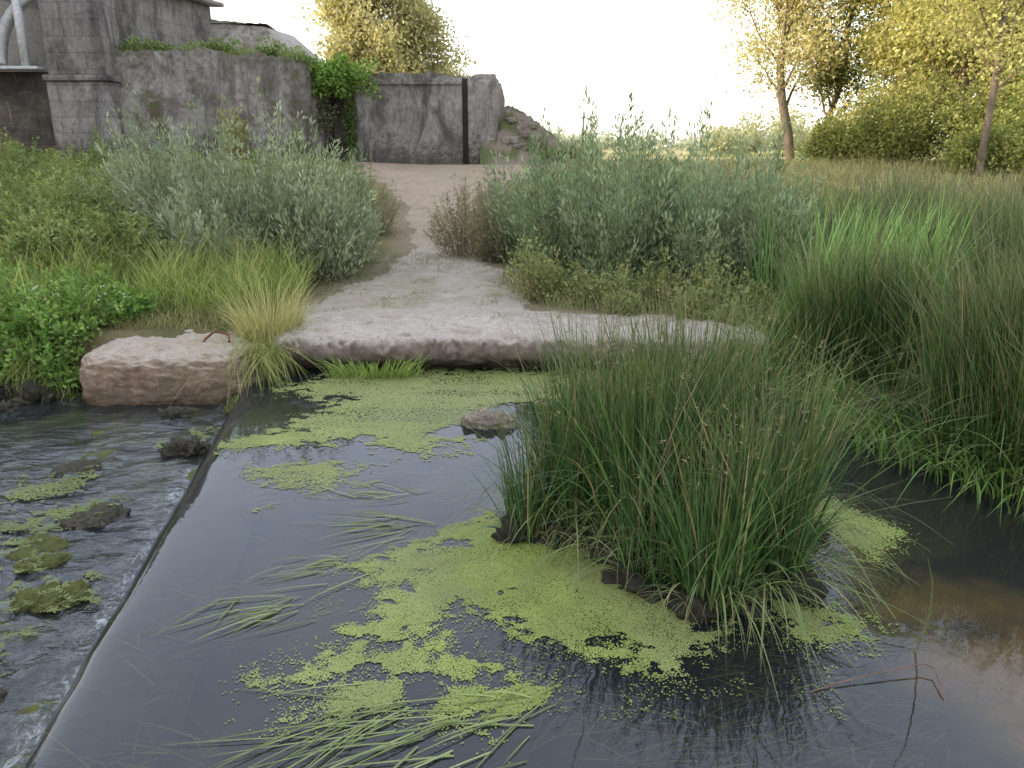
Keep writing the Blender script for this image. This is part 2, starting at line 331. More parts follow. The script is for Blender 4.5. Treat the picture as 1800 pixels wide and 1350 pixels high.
# ------------------------------------------------------------------ ledge, block, stones
def ledge():
    pr=np.array([(8.98,-.45),(8.88,-.1),(8.80,.0),(8.68,.07),(8.58,.15),(8.54,.24),(8.555,.33),(8.61,.39),(8.74,.412),(9.2,.42),(9.55,.425),(9.8,.415),(9.95,.34),(10.,.1)])
    d=np.r_[0,np.cumsum(np.hypot(*np.diff(pr,axis=0).T))]; q=np.linspace(0,d[-1],80)
    py=np.interp(q,d,pr[:,0]); pz=np.interp(q,d,pr[:,1]); NX=340; X1=2.85
    xs=np.linspace(-2.66,X1,NX); V=[]
    for i,x in enumerate(xs):
        e=min(1,(x+2.66)/.1,(X1-x)/.1); e=.88+.12*math.sqrt(max(e,0)); fo=.09*mn.noise(Vector((x*.9,3,1)))+.05*mn.noise(Vector((x*3.2,3,1)))+.02*mn.noise(Vector((x*8.2,3,1)))
        for y,z in zip(py,pz):
            y=9.2+(y-9.2)*e; z=z*e if z>0 else z
            p=Vector((x,y,z))
            a=.022*mn.noise(p*1.7)+.028*mn.noise(p*5)+.022*mn.noise(p*11)+.018*mn.noise(p*28)
            c=mn.noise(Vector((x*3.8,y*5.5,7)))
            if c>.34: a-=.055*min(1,(c-.34)/.15)
            c=mn.noise(Vector((x*10,y*12,z*9+2)))
            if c>.35: a-=.02
            up=1 if z>.36 else 0
            V.append((x+.02*mn.noise(p*5+Vector((9,0,0))),y-a*(1.1 if not up else .15)-(fo if y<9.1 else 0),z+a*(.15 if not up else .7)))
    V=np.array(V); n=80; i=np.arange(NX-1)[:,None]*n+np.arange(n-1)[None,:]
    F=np.stack([i,i+1,i+n+1,i+n],-1).reshape(-1,4)[:,::-1]
    a0=np.arange(n//2)[:-1]; cap=np.stack([a0,n-1-a0,n-2-a0,a0+1],-1)
    F=np.concatenate([F,cap,cap[:,::-1]+(NX-1)*n])
    o=np.array([.1,9.2,0])
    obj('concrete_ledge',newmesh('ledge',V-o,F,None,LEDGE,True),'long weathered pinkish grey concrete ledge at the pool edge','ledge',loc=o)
ledge()
import bmesh
def rock(name,loc,size,mat,p=2.6,amp=.12,fr=1.6,cuts=14,rot=0,seed=0,**kw):
    bm=bmesh.new(); bmesh.ops.create_cube(bm,size=2); bmesh.ops.subdivide_edges(bm,edges=bm.edges[:],cuts=cuts,use_grid_fill=True)
    off=Vector((seed*7.1,seed*3.3,seed))
    for v in bm.verts:
        c=v.co; r=(abs(c.x)**p+abs(c.y)**p+abs(c.z)**p)**(1/p); q=c/r
        w=Vector((q.x*size[0],q.y*size[1],q.z*size[2])); f=fr/max(size)*1.0
        a=amp*(mn.noise(w*f+off)+.5*mn.noise(w*f*2.7+off)+.36*mn.noise(w*f*7+off)+.26*mn.noise(w*f*17+off))*min(size)*2
        v.co=w+q.normalized()*a
    me=bpy.data.meshes.new(name); bm.to_mesh(me); bm.free(); me.materials.append(mat)
    me.polygons.foreach_set('use_smooth',np.ones(len(me.polygons),bool))
    o=obj(name,me,loc=loc,**kw); o.rotation_euler[2]=rot; return o
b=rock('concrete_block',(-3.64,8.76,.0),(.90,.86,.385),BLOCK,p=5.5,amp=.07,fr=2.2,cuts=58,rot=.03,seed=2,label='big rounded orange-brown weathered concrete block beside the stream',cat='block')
t=np.linspace(0,1,16); pts=np.stack([-3.32+.26*t+.02*np.sin(t*9),8.42+.12*t,.39+.10*np.abs(np.sin(t*math.pi))**.6],-1); pts[-3:,1]-=np.array([.02,.05,.09])
Vv,Ff=tube(pts-pts[0],.014); obj('iron_bar',newmesh('bar',Vv,Ff,None,RUST,True),'bent rusty iron bar set in the concrete block','iron bar',loc=pts[0])
rock('stone',(-.2,6.87,.0),(.25,.15,.12),ROCKP,amp=.3,seed=5,cuts=20,label='pale stone breaking the surface among duckweed',cat='stone')
for i,(x,y,r,h,mt,lb) in enumerate([(-2.85,6.57,.17,.1,ROCKW,'dark wet stone just below the weir'),(-2.98,5.27,.22,.045,ROCKW,'dark wet stone in the shallow stream'),(-3.1,4.75,.26,.038,ROCKM,'broad flat mossy stone awash in the stream'),(-2.72,4.2,.2,.045,ROCKM,'moss-covered stone in the shallow stream'),
   (-4.98,8.15,.24,.15,ROCKW,'dark wet stone beside the concrete block'),(-5.45,8.2,.25,.16,ROCKW,'dark wet stone at the stream bank'),(-5.15,7.75,.13,.07,ROCKW,'small dark stone at the stream bank'),(-5.6,7.5,.2,.08,ROCKW,'small dark stone at the stream bank'),(-3.35,7.55,.13,.07,ROCKW,'small wet stone near the concrete block'),(-3.6,6.2,.2,.035,ROCKW,'flat stone awash in the stream'),(-2.75,7.75,.2,.08,ROCKM,'mossy stone at the end of the weir'),(-2.6,3.3,.14,.03,ROCKW,'small wet stone just below the weir')]):
    rock('stone',(x,y,-.165),(r,r*.68,h),mt,p=3,amp=.55,fr=2.4,seed=i+11,rot=i*1.1,cuts=20,label=lb,cat='stone',group='stones in the stream')
# ------------------------------------------------------------------ duckweed
DP=[([(-2.3,8.3),(-1.26,8.8),(1.3,8.8),(1.6,8.0),(.6,7.55),(-.11,7.3),(-.45,6.65),(-.47,6.2),(-.95,6.2),(-1.47,6.45),(-1.9,6.8),(-1.9,7.3),(-1.8,7.7),(-2.2,7.9)],.011,.34),
 ([(-2.45,6.35),(-2.1,6.65),(-1.4,6.75),(-1.6,6.5),(-2.4,6.1)],.010,.24),
 ([(-2.15,5.75),(-1.9,5.92),(-1.05,5.87),(-1.12,5.5),(-1.35,5.3),(-1.7,5.12),(-1.5,5.45),(-1.8,5.6)],.008,.22),
 ([(-.92,4.27),(-.64,4.55),(-.19,4.95),(.1,4.8),(.6,4.5),(1.2,4.3),(1.15,3.7),(.75,3.25),(.47,3.52),(.18,3.58),(-.06,3.8),(-.31,3.78),(-.475,3.6),(-.78,3.64),(-.6,4.08)],.0055,.22),
 ([(-.8,3.36),(-.66,3.57),(-.45,3.45),(-.17,3.33),(-.2,3.22),(-.56,3.2)],.0055,.23),
 ([(-1.2,3.16),(-.9,3.4),(-.82,3.3),(-1.1,3.08)],.0055,.18),
 ([(-1.0,2.95),(-.745,3.22),(-.5,3.06),(-.73,2.86)],.0055,.2),
 ([(-.3,2.98),(-.26,3.17),(.1,3.14),(-.1,2.9)],.0055,.2),
 ([(1.3,3.75),(1.4,3.95),(1.7,4.05),(1.85,3.7),(1.5,3.5)],.0065,.2),
 ([(2.1,5.2),(2.28,5.25),(2.52,4.72),(2.2,4.36),(2.0,4.7)],.0065,.06),
 ([(1.0,5.2),(1.9,5.5),(2.2,4.9),(1.3,4.6)],.010,.15)]
AC=Acc()
def fronds(x,y,z,sp,mute=0.):
    n=len(x); r=sp*(.6+.3*rng.random(n)); a0=rng.random(n)*6.28
    a=a0[:,None]+np.arange(6)[None]*math.pi/3
    rr=r[:,None]*(1+.15*rng.normal(size=(n,6)))
    V=np.stack([x[:,None]+rr*np.cos(a),y[:,None]+rr*np.sin(a),np.broadcast_to(z[:,None],(n,6))+rng.normal(size=(n,6))*.0003],-1).reshape(-1,3)
    c=colvar(n,(.175,.23,.05),(.225,.28,.08),.16); f=fbm(x*3,y*3)[:,None]; f2=sm((fbm(x*1.4+8,y*1.4)-.42)/.25)[:,None]
    c=c*(.6+.8*f); c=c*(1-.4*f2)+np.array([.22,.23,.11])*.4*f2
    c=c*(1-mute)+np.array([.19,.205,.09])*mute
    AC.add(V,np.arange(n*6).reshape(n,6),np.repeat(c,6,0))
for pi,(P,sp,na) in enumerate(DP):
    P_=np.array(P); lo=P_.min(0)-.3; hi=P_.max(0)+.3
    x,y=np.meshgrid(np.arange(lo[0],hi[0],sp),np.arange(lo[1],hi[1],sp)); x=x.ravel()+rng.normal(size=x.size)*sp*.3; y=y.ravel()+rng.normal(size=y.size)*sp*.3
    f=-sdf(P,x,y)+na*2.4*(fbm(x*3.1+pi,y*4.2,3)-.5)+na*1.6*(fbm(x*13,y*16,4)-.5)
    hole=(fbm(x*7+30,y*10,3)>.65)&(f<.14) if na>.09 else np.zeros(x.shape,bool)
    dens=np.clip(.28+f/.16,0,.97) if pi<3 else np.clip(.22+f/.13,0,.97)
    if pi<3: dens*=.62+.38*sm((fbm(x*1.6,y*5,4)-.38)/.2)
    else: dens*=.80+.20*sm((fbm(x*8,y*8,4)-.38)/.2)
    keep=((f>-.04)&~hole&(rng.random(x.size)<dens))|((f>-.09)&(rng.random(x.size)<.04))
    keep&=(x>weirx(y)+.05)&(y<8.85)
    fronds(x[keep],y[keep],.004+.002*rng.random(keep.sum()),sp,.55 if pi==0 else (.35 if pi<3 else .05))
n=7500; x=rng.uniform(-1.1,1.5,n); y=rng.uniform(2.95,4.6,n); kp=fbm(x*5+2,y*6,3)>.58; fronds(x[kp],y[kp],.004+.002*rng.random(kp.sum()),.005)
obj('duckweed',AC.mesh('duckweed',DUCK),kind='stuff')
AC=Acc()
for P,sp in [([(-3.9,5.9),(-3.4,6.0),(-3.3,5.6),(-3.8,5.5)],.012),([(-3.4,5.4),(-3.0,5.6),(-3.0,5.0),(-3.5,4.9)],.011),([(-2.95,4.35),(-2.6,4.5),(-2.5,4.15),(-2.85,4.0)],.009),([(-3.1,6.7),(-2.75,7.1),(-2.7,6.6)],.011),([(-3.6,4.6),(-3.3,4.7),(-3.3,4.2)],.010),([(-3.0,3.7),(-2.7,3.8),(-2.7,3.3)],.009),([(-3.3,4.5),(-3.0,4.6),(-2.8,4.4)],.01),([(-4.1,5.0),(-3.6,5.2),(-3.4,4.6)],.011)]:
    P_=np.array(P); lo=P_.min(0)-.2; hi=P_.max(0)+.2
    x,y=np.meshgrid(np.arange(lo[0],hi[0],sp),np.arange(lo[1],hi[1],sp)); x=x.ravel()+rng.normal(size=x.size)*sp*.3; y=y.ravel()+rng.normal(size=y.size)*sp*.3
    f=-sdf(P,x,y)+.5*(fbm(x*4,y*6,3)-.5)+.5*(fbm(x*14,y*20,3)-.5)
    kk=(f>.0)&(rng.random(x.size)<np.clip(.1+f/.18,0,.75)); fronds(x[kk],y[kk],-.135+.006*rng.random(kk.sum()),sp)
for i in range(len(AC.C)): AC.C[i]=AC.C[i]*np.array([.62,.6,.75])
obj('stream_algae',AC.mesh('algae',DUCK),kind='stuff')
A=Acc(); n=6200; x=rng.uniform(-1.9,2.0,n); y=rng.uniform(2.4,6.2,n); kp=(fbm(x*1.4+5,y*1.8,3)>.43); x=x[kp];y=y[kp];n=len(x)
az=math.pi*1.08+rng.normal(size=n)*.5
A.add(*blades(np.stack([x,y,rng.uniform(-.14,-.02,n)],-1),az,rng.uniform(.0,.03,n),rng.uniform(.12,.4,n),np.ones(n),rng.uniform(.006,.014,n),colvar(n,(.035,.04,.015),(.17,.17,.06),.3),5,1.0,tw=az+math.pi/2+rng.normal(size=n)*.3))
obj('submerged_weed',A.mesh('weed',LEAF),kind='stuff')
# ------------------------------------------------------------------ rushes
def rushstems(A,cx,cy,r,n,h0,h1,z=0,lean=.25,w=.0098,c1=(.022,.062,.018),c2=(.095,.175,.05),S=9,dead=.08):
    a=rng.random(n)*6.283; rr=r*np.sqrt(rng.random(n)); bx=cx+rr*np.cos(a); by=cy+rr*np.sin(a)
    az=a+rng.normal(size=n)*.95; h=h0+(h1-h0)*rng.random(n)**.7; ln=np.abs(rng.normal(size=n))*lean*h*(.4+rr/r)
    dr=np.clip(rng.normal(size=n)*.05+.03+.25*(ln/h)**1.3,0,.8)
    ex=rng.random(n)<.18; dr=np.where(ex,rng.uniform(.4,1.0,n),dr); ln=np.where(ex,h*rng.uniform(.35,.75,n),ln)
    c=colvar(n,c1,c2,.4); dd=rng.random(n)<dead; c[dd]=colvar(dd.sum(),(.38,.32,.17),(.2,.14,.07))
    bz=np.full(n,z,float)
    A.add(*blades(np.stack([bx,by,bz],-1),az,h,ln,dr,w*rng.uniform(.45,1.3,n),c,S,tip=(.17,.18,.08)))
for i,(x,y,r,n,h0,h1) in enumerate([(.10,4.72,.15,190,.5,1.1),(.40,4.85,.22,350,.7,1.4),(.80,4.65,.28,580,.85,1.62),(1.10,3.95,.2,360,.5,1.25),(1.45,4.15,.22,430,.65,1.38),(1.2,5.2,.36,620,1.0,1.75),(.6,5.4,.28,380,.9,1.62),(1.66,4.75,.26,430,.85,1.5),(.78,4.15,.16,160,.4,1.0)]):
    e=obj('rush_tussock',None,'tall dark green rush tussock standing in the duckweed pool','rushes','rush tussocks in the pool',loc=(x,y,0))
    A=Acc(); rushstems(A,0,0,r,n,h0,h1,z=-.05)
    m_=int(n*.15); a=rng.random(m_)*6.283
    A.add(*blades(np.stack([r*.8*np.cos(a),r*.8*np.sin(a),np.full(m_,.0)],-1),a,rng.uniform(.35,1.0,m_),rng.uniform(.2,.7,m_),rng.uniform(.7,1.15,m_),.009,colvar(m_,(.045,.1,.028),(.24,.25,.11)),9,1.3))
    m_=int(n*.06); a=rng.random(m_)*6.283
    A.add(*blades(np.stack([r*.9*np.cos(a),r*.9*np.sin(a),np.full(m_,.04)],-1),a+rng.normal(size=m_)*.6,rng.uniform(.1,.4,m_),rng.uniform(.15,.5,m_),rng.uniform(1.0,1.6,m_),.007,colvar(m_,(.36,.28,.16),(.09,.07,.04)),7,1.1))
    if i in (3,4,7):
        m_=26; a=rng.normal(size=m_)*.7-1.2
        A.add(*blades(np.stack([r*.8*np.cos(a),r*.8*np.sin(a),np.full(m_,.0)],-1),a,rng.uniform(.4,.9,m_),rng.uniform(.3,.85,m_),rng.uniform(.85,1.2,m_),.009,colvar(m_,(.06,.12,.03),(.22,.25,.10)),10,1.25))
    m_=int(n*.08); a=rng.random(m_)*6.283; q=r*1.5*np.sqrt(rng.random(m_)); ps=np.stack([q*np.cos(a),q*np.sin(a),rng.uniform(.55,.85,m_)*h1],-1)
    ps=np.repeat(ps,4,0)+rng.normal(size=(m_*4,3))*.006
    A.add(*leaves(ps,rng.normal(size=(m_*4,3))+np.array([0,0,.8]),.03,.007,colvar(m_*4,(.16,.12,.06),(.28,.23,.13))))
    obj('stems',A.mesh('stems',RUSH),parent=e)
    rk=rock('root_mound',(0,-.02,-.005),(r*1.25,r*1.1,.10),MUD,amp=.65,seed=i+40,cuts=14,parent=e) 
MB=[(2.95,6.1),(3.8,4.95),(5.6,3.9),(9,2.6),(13,8),(13,17),(6,17),(3.9,14),(3.6,11.5),(3.1,9.8),(2.9,8.6)]
A=Acc()
def marsh(cnt,h0,h1,cc1,cc2,gen,thr,w=.0145):
    x,y=gen(cnt*4); fq=fbm(x*1.25,y*1.25,3); kk=(sdf(MB,x,y)<.12*rng.random(x.size))&(x<.75*y+1.5)&(fq>thr); x=x[kk][:cnt]; y=y[kk][:cnt]; n=len(x)
    cl=sm((fbm(x*1.25,y*1.25,3)-thr+.02)/.2)
    hh=rng.uniform(h0,h1,n)*(.58+.5*cl)*(.85+.3*fbm(x*.7+9,y*.7)); ln=np.abs(rng.normal(size=n))*.25*hh; az=rng.normal(size=n)*1.3+math.pi*.98
    dr=np.clip(rng.normal(size=n)*.06+.05,0,.6); ex=rng.random(n)<.12; dr=np.where(ex,.75,dr); ln=np.where(ex,hh*.6,ln)
    br=sm((fbm(x*.9+20,y*.9,3)-.45)/.2)[:,None]
    c=colvar(n,cc1,cc2,.35)*(.55+.9*br); dd=rng.random(n)<.07; c[dd]=colvar(dd.sum(),(.30,.25,.14),(.2,.14,.08))
    A.add(*blades(np.stack([x,y,H(x,y)-.02],-1),az,hh,ln,dr,w*(1+y*.02)*rng.uniform(.45,1.2,n),c,8,tip=(.2,.21,.1)))
g1=lambda m:(rng.uniform(2.6,10,m),3+14*rng.random(m)**1.15)
marsh(10500,1.05,1.8,(.038,.10,.028),(.12,.20,.06),g1,.45,.0125)
marsh(2400,.8,1.4,(.11,.19,.045),(.24,.31,.10),g1,.47,.0125)
def g2(m):
    t=rng.random(m)*4; x=np.interp(t,np.arange(5),[2.95,3.0,3.8,5.5,7.5]); y=np.interp(t,np.arange(5),[8.4,6.1,4.95,3.9,3.0]); u=rng.random(m)**1.4*1.6
    return x+u*.75+rng.normal(size=m)*.06,y+u*.66+rng.normal(size=m)*.06
marsh(5600,.85,1.5,(.038,.105,.025),(.13,.23,.055),g2,.34,.0115)
n=600; t=rng.random(n); ex=np.array([2.95,3.0,3.75,5.5,7.5]); ey=np.array([7.6,6.1,4.9,3.8,2.5]); ti=t*4
x=np.interp(ti,np.arange(5),ex)+rng.normal(size=n)*.1; y=np.interp(ti,np.arange(5),ey)+rng.normal(size=n)*.1
A.add(*blades(np.stack([x,y,np.maximum(H(x,y),-.05)],-1),rng.normal(size=n)*.8+math.pi*1.2,rng.uniform(.5,1.2,n),rng.uniform(.2,.8,n),rng.uniform(.3,1.0,n),.013,colvar(n,(.07,.16,.03),(.2,.29,.08)),9))
obj('marsh_rushes',A.mesh('rushes',RUSH),kind='stuff')
A=Acc(); n=460; a=rng.random(n)*6.28; q=.75*np.sqrt(rng.random(n)); x=4.25+q*np.cos(a); y=9.4+q*np.sin(a)
A.add(*blades(np.stack([x-4.25,y-9.4,H(x,y)-.15],-1),rng.normal(size=n)*.8+.4,rng.uniform(1.1,1.9,n),rng.uniform(.1,.8,n),rng.uniform(0,.25,n),.022,colvar(n,(.14,.27,.05),(.26,.41,.12),.25),7))
obj('reed_clump',A.mesh('reeds',RUSH),'bright green broad-leaved reed clump among dark rushes','reeds',loc=(4.25,9.4,.15))
# ------------------------------------------------------------------ floating grass
for x,y,dx,dy,n,L in [(-.72,4.85,-1,-.1,26,.6),(-1.1,4.3,-.85,-.5,18,.42),(-1.3,3.86,-.8,-.6,22,.42),(-.5,3.0,-.93,-.42,28,.7),(.02,3.06,-.85,-.5,16,.45),(-.85,5.35,-1,0,14,.45),(-.25,2.8,-.9,-.4,14,.5)]:
    az=math.atan2(dy,dx)+rng.normal(size=n)*.3; b=np.stack([rng.normal(size=n)*.13,rng.normal(size=n)*.08,np.full(n,.006)],-1)
    l=L*rng.uniform(.4,1.15,n); A=Acc()
    A.add(*blades(b,az,rng.uniform(.01,.06,n),l,np.full(n,1.0)-rng.random(n)*.08,.009*rng.uniform(.6,1.2,n),colvar(n,(.16,.22,.07),(.30,.36,.16),.25),6,1.0,tw=az+math.pi/2))
    obj('floating_grass',A.mesh('fgrass',LEAF),'pale green grass leaves trailing on the pool surface','water plant','grass tufts trailing on the pool',loc=(x,y,0))
DR=plain('dead_reed_stem',(.16,.10,.07))
pts=np.array([(1.36,3.14,.0),(1.55,3.2,.015),(1.78,3.26,.03),(1.96,3.3,.04),(2.0,3.27,.035),(1.97,3.14,.02),(1.94,3.02,-.02)]); V1,F1=tube(pts-pts[0],.0035); obj('bent_reed',newmesh('bent',V1,F1,None,DR,True),'broken brown reed stem bent over the water','reed',loc=pts[0])
pts=np.array([(2.0,3.45,0),(2.02,3.43,.15),(2.01,3.4,.3),(1.97,3.35,.45),(1.9,3.3,.6)]); V1,F1=tube(pts-pts[0],[.004,.004,.0035,.003,.0015]); obj('bent_reed',newmesh('bent',V1,F1,None,plain('green_reed_stem',(.14,.18,.07)),True),'thin green reed standing alone in the water','reed',loc=pts[0])
# ------------------------------------------------------------------ bushes
def bush(name,x,y,r,h,ns,nl,label,cat,c1=(.09,.13,.07),c2=(.17,.21,.13),L=.075,Wd=.014,group=None,ry=None,side=.09,upw=.7,power=1.2,stemc=(.17,.13,.09),top=.35):
    z=float(H(x,y)); ry=ry or r; A=Acc()
    a=rng.random(ns)*6.283; q=np.sqrt(rng.random(ns)); lump=.6+.8*vn(a*1.6+x*3,q*3+y)
    tx=r*q*np.cos(a); ty=ry*q*np.sin(a); th=h*(1-top*q**2)*rng.uniform(.55,1.12,ns)*lump/1.05
    bx=tx*.45+rng.normal(size=ns)*.05; by=ty*.45+rng.normal(size=ns)*.05
    bz=H(x+bx,y+by)-z
    A.add(*blades(np.stack([bx,by,bz],-1),np.arctan2(ty-by,tx-bx),th,np.hypot(tx-bx,ty-by),np.zeros(ns),.012,colvar(ns,stemc,stemc),6,power))
    tt=.06+.94*rng.random((ns,nl))**.8
    px=bx[:,None]+(tx-bx)[:,None]*tt**power; py=by[:,None]+(ty-by)[:,None]*tt**power; pz=bz[:,None]+th[:,None]*tt
    kx=rng.integers(0,8,(ns,nl)); tw=rng.normal(size=(ns,8,3))*side*np.array([1,1,.6])*min(1.6,h/1.2); tf=(1-tt)*1.0+.18
    off=tw[np.arange(ns)[:,None],kx]*tf[...,None]*rng.random((ns,nl,1))*1.7
    P=np.stack([px,py,pz],-1)+off
    D=np.stack([(tx-bx)[:,None]+0*tt,(ty-by)[:,None]+0*tt,th[:,None]+0*tt],-1); D=norm(D)*upw+norm(off+1e-6)*.5+rng.normal(size=P.shape)*.35
    c=colvar(ns,c1,c2,.25); C=np.repeat(c[:,None],nl,1)*(1+.25*(rng.random((ns,nl,1))-.5)*2)
    A.add(*leaves(P.reshape(-1,3),D.reshape(-1,3),L*rng.uniform(.6,1.2,ns*nl),Wd*rng.uniform(.8,1.3,ns*nl),C.reshape(-1,3)))
    return obj(name,A.mesh(name,LEAF),label,cat,group,loc=(x,y,z))
WL='grey-green willow bush growing behind the ledge'
gw='willow bushes on the gravel bank'
for x,y,r,h,ns in [(-4.0,13.2,1.35,2.3,140),(-5.4,14.0,1.3,2.25,125),(-3.0,12.6,.95,1.75,115),(-4.5,12.1,1.0,1.3,85),(-6.6,15.2,1.2,1.8,90),(-3.0,14.2,.75,1.7,80)]:
    bush('willow_bush',x,y,r,h,ns,70,WL,'bush',c1=(.17,.215,.13),c2=(.36,.40,.29),L=.115,Wd=.025,side=.11,upw=1.2,group=gw,top=.3)
for x,y,r,h,ns in [(.7,12.2,.85,1.8,95),(1.55,11.4,.95,1.9,115),(2.6,11.3,1.0,2.05,120),(1.5,13.6,1.3,2.25,130),(3.2,13.2,1.2,2.3,110),(3.5,10.9,.7,1.75,75),(.5,14.4,1.0,1.95,95),(2.4,15.6,1.3,2.15,95),(4.6,15.5,1.3,2.1,85)]:
    bush('willow_bush',x,y,r,h,ns,70,WL,'bush',c1=(.15,.21,.115),c2=(.32,.385,.25),L=.115,Wd=.025,side=.11,upw=1.2,group=gw,top=.3)
for x,y,r,h in [(-.9,15.2,.75,1.4),(-.2,15.8,.7,1.5),(-.35,14.4,.5,1.0)]:
    bush('dry_bush',x,y,r,h,90,60,'brownish half-dry bush beside the dirt path','bush',c1=(.25,.19,.14),c2=(.26,.26,.16),group='dry bushes beside the path')
bush('dry_bush',-3.0,17.6,.7,1.25,70,60,'brownish half-dry bush beside the dirt path','bush',c1=(.25,.19,.14),c2=(.26,.26,.16),group='dry bushes beside the path')
HB='low leafy herb patch at the ledge edge'
for x,y,r,h in [(.35,10.7,.4,.8),(.75,10.7,.5,.45),(1.3,10.4,.55,.65),(2.0,10.4,.5,.65),(2.6,10.0,.5,.75),(3.0,9.6,.35,.6),(2.2,9.5,.3,.4),(1.4,9.85,.25,.3),(2.7,9.3,.35,.5)]:
    bush('herb_patch',x,y,r,h,50,40,HB,'plant',c1=(.18,.23,.09),c2=(.34,.34,.16),L=.06,Wd=.024,group='herb patches at the ledge',side=.18)
for x,y,r,h in [(-5.0,8.7,.55,.5),(-5.7,8.65,.6,.6),(-4.7,9.3,.5,.35),(-6.3,8.9,.7,.65),(-5.3,9.6,.6,.5),(-5.0,8.4,.4,.38),(-5.6,8.4,.45,.4),(-6.2,8.35,.5,.45),(-6.9,8.6,.6,.6)]:
    bush('nettle_patch',x,y,r,h,55,45,'bright green broad-leaved nettle patch on the stream bank','plant',c1=(.12,.23,.05),c2=(.26,.37,.11),L=.075,Wd=.036,group='nettle patches on the bank',upw=.3,side=.26)
for x,y,r,h in [(-8.2,14.5,1.5,1.2),(-10,17,1.8,1.2),(-7.5,18,1.8,1.1),(-12.5,20,2,1.1),(-10,22,2,1.),(-14,24,2,1.),(-6.5,22,1.8,.9),(-7.3,12.6,.9,.95),(-5.6,11.6,.8,.8),(-6.4,11.0,.6,.7)]:
    bush('shrub',x,y,r,h,150,80,'low green shrub on the grassy bank','bush',c1=(.14,.2,.065),c2=(.3,.34,.14),L=.09,Wd=.035,group='shrubs on the grassy bank',upw=.5,side=.16)
A=Acc(); n=60; x=rng.uniform(-5.8,-4.3,n); y=rng.uniform(8.4,9.2,n); P=np.stack([x,y,H(x,y)+rng.uniform(.3,.5,n)],-1); P=np.repeat(P,4,0)
A.add(*leaves(P,rng.normal(size=(n*4,3))+np.array([0,0,.6]),.02,.014,np.tile([.65,.65,.6],(n*4,1)))); obj('white_blossom',A.mesh('fl',LEAF),kind='stuff')
# ------------------------------------------------------------------ grass
A=Acc()
def grass(poly,n,h0,h1,c1,c2,w=.008,lean=.45,S=5,den=.0,dr=(.0,.6)):
    P=np.array(poly); lo=P.min(0); hi=P.max(0); x=rng.uniform(lo[0],hi[0],n*3); y=rng.uniform(lo[1],hi[1],n*3)
    k=(sdf(poly,x,y)<0)&(fbm(x*1.8,y*1.8)>den)&(sdf(PATH,x,y)>.15*fbm(x*4,y*4)); x=x[k][:n]; y=y[k][:n]; m=len(x)
    hh=rng.uniform(h0,h1,m)*(.3+1.4*fbm(x*1.6+3,y*1.6)); c=colvar(m,c1,c2,.35)*(.5+1.0*fbm(x*1.5,y*1.5))[:,None]
    A.add(*blades(np.stack([x,y,H(x,y)-.02],-1),rng.random(m)*6.283,hh,hh*lean*rng.uniform(.2,1.2,m),rng.uniform(*dr,m),w*rng.uniform(.7,1.3,m),c,S))
grass([(-7.5,8.2),(-4.9,8.4),(-4.5,9.5),(-3.0,9.5),(-2.75,10.0),(-2.9,11.3),(-3.6,12.2),(-7.5,12.5)],11000,.3,.8,(.13,.22,.045),(.37,.41,.14),.011,.7,den=.3)
grass([(-7.5,9.8),(-3.3,9.8),(-3.3,11.6),(-7.5,12.5)],2400,.5,1.0,(.29,.33,.12),(.50,.46,.23),.008,.5,den=.46)
grass([(-4.6,8.9),(-2.95,8.9),(-2.7,10.2),(-4.6,10.2)],1600,.12,.3,(.16,.17,.07),(.33,.3,.15),.008,.7)
n=1500; x=rng.uniform(-7.2,-4.6,n); y=8.22+.25*rng.random(n)
A.add(*blades(np.stack([x,y,H(x,y)],-1),rng.normal(size=n)*.6-1.57,rng.uniform(.15,.45,n),rng.uniform(.15,.4,n),rng.uniform(.8,1.5,n),.011,colvar(n,(.15,.23,.05),(.34,.36,.13)),6,1.2))
obj('tall_bank_grass',A.mesh('g1',LEAF),kind='stuff')
A=Acc()
grass([(-16,12),(-6,12),(-2.9,16),(-3.2,22),(-6,28),(-16,27)],14000,.3,.6,(.14,.21,.06),(.33,.35,.14),.016,.5,4)
grass([(0.2,13),(8,13),(18,20),(.4,24),(-.8,18)],11000,.3,.75,(.14,.2,.065),(.30,.33,.14),.018,.45,4)
grass([(.4,22),(22,22),(24,34),(2,31.5)],10000,.25,.55,(.24,.24,.11),(.40,.37,.19),.018,.45,4)
grass([(7,16),(30,28),(34,42),(2,42),(4,28)],10000,.1,.3,(.36,.31,.16),(.48,.42,.22),.03,.4,4)
obj('meadow_grass',A.mesh('g2',LEAF),kind='stuff')
A=Acc()
grass([(.3,9.9),(3.2,9.6),(3.3,11),(.2,11.4)],2400,.12,.4,(.18,.22,.085),(.36,.33,.18),.008,.6)
n=5200; x=rng.uniform(-2.9,.3,n); y=rng.uniform(9.5,15.5,n); k=(fbm(x*2.2,y*2.2)>.57)|(np.abs(sdf(PATH,x,y))<.2); x=x[k]; y=y[k]; m=len(x)
A.add(*blades(np.stack([x,y,H(x,y)],-1),rng.random(m)*6.28,rng.uniform(.02,.11,m),rng.uniform(.03,.14,m),rng.uniform(0,.8,m),.008,colvar(m,(.14,.19,.08),(.32,.29,.18)),4))
obj('path_weeds',A.mesh('g3',LEAF),kind='stuff')
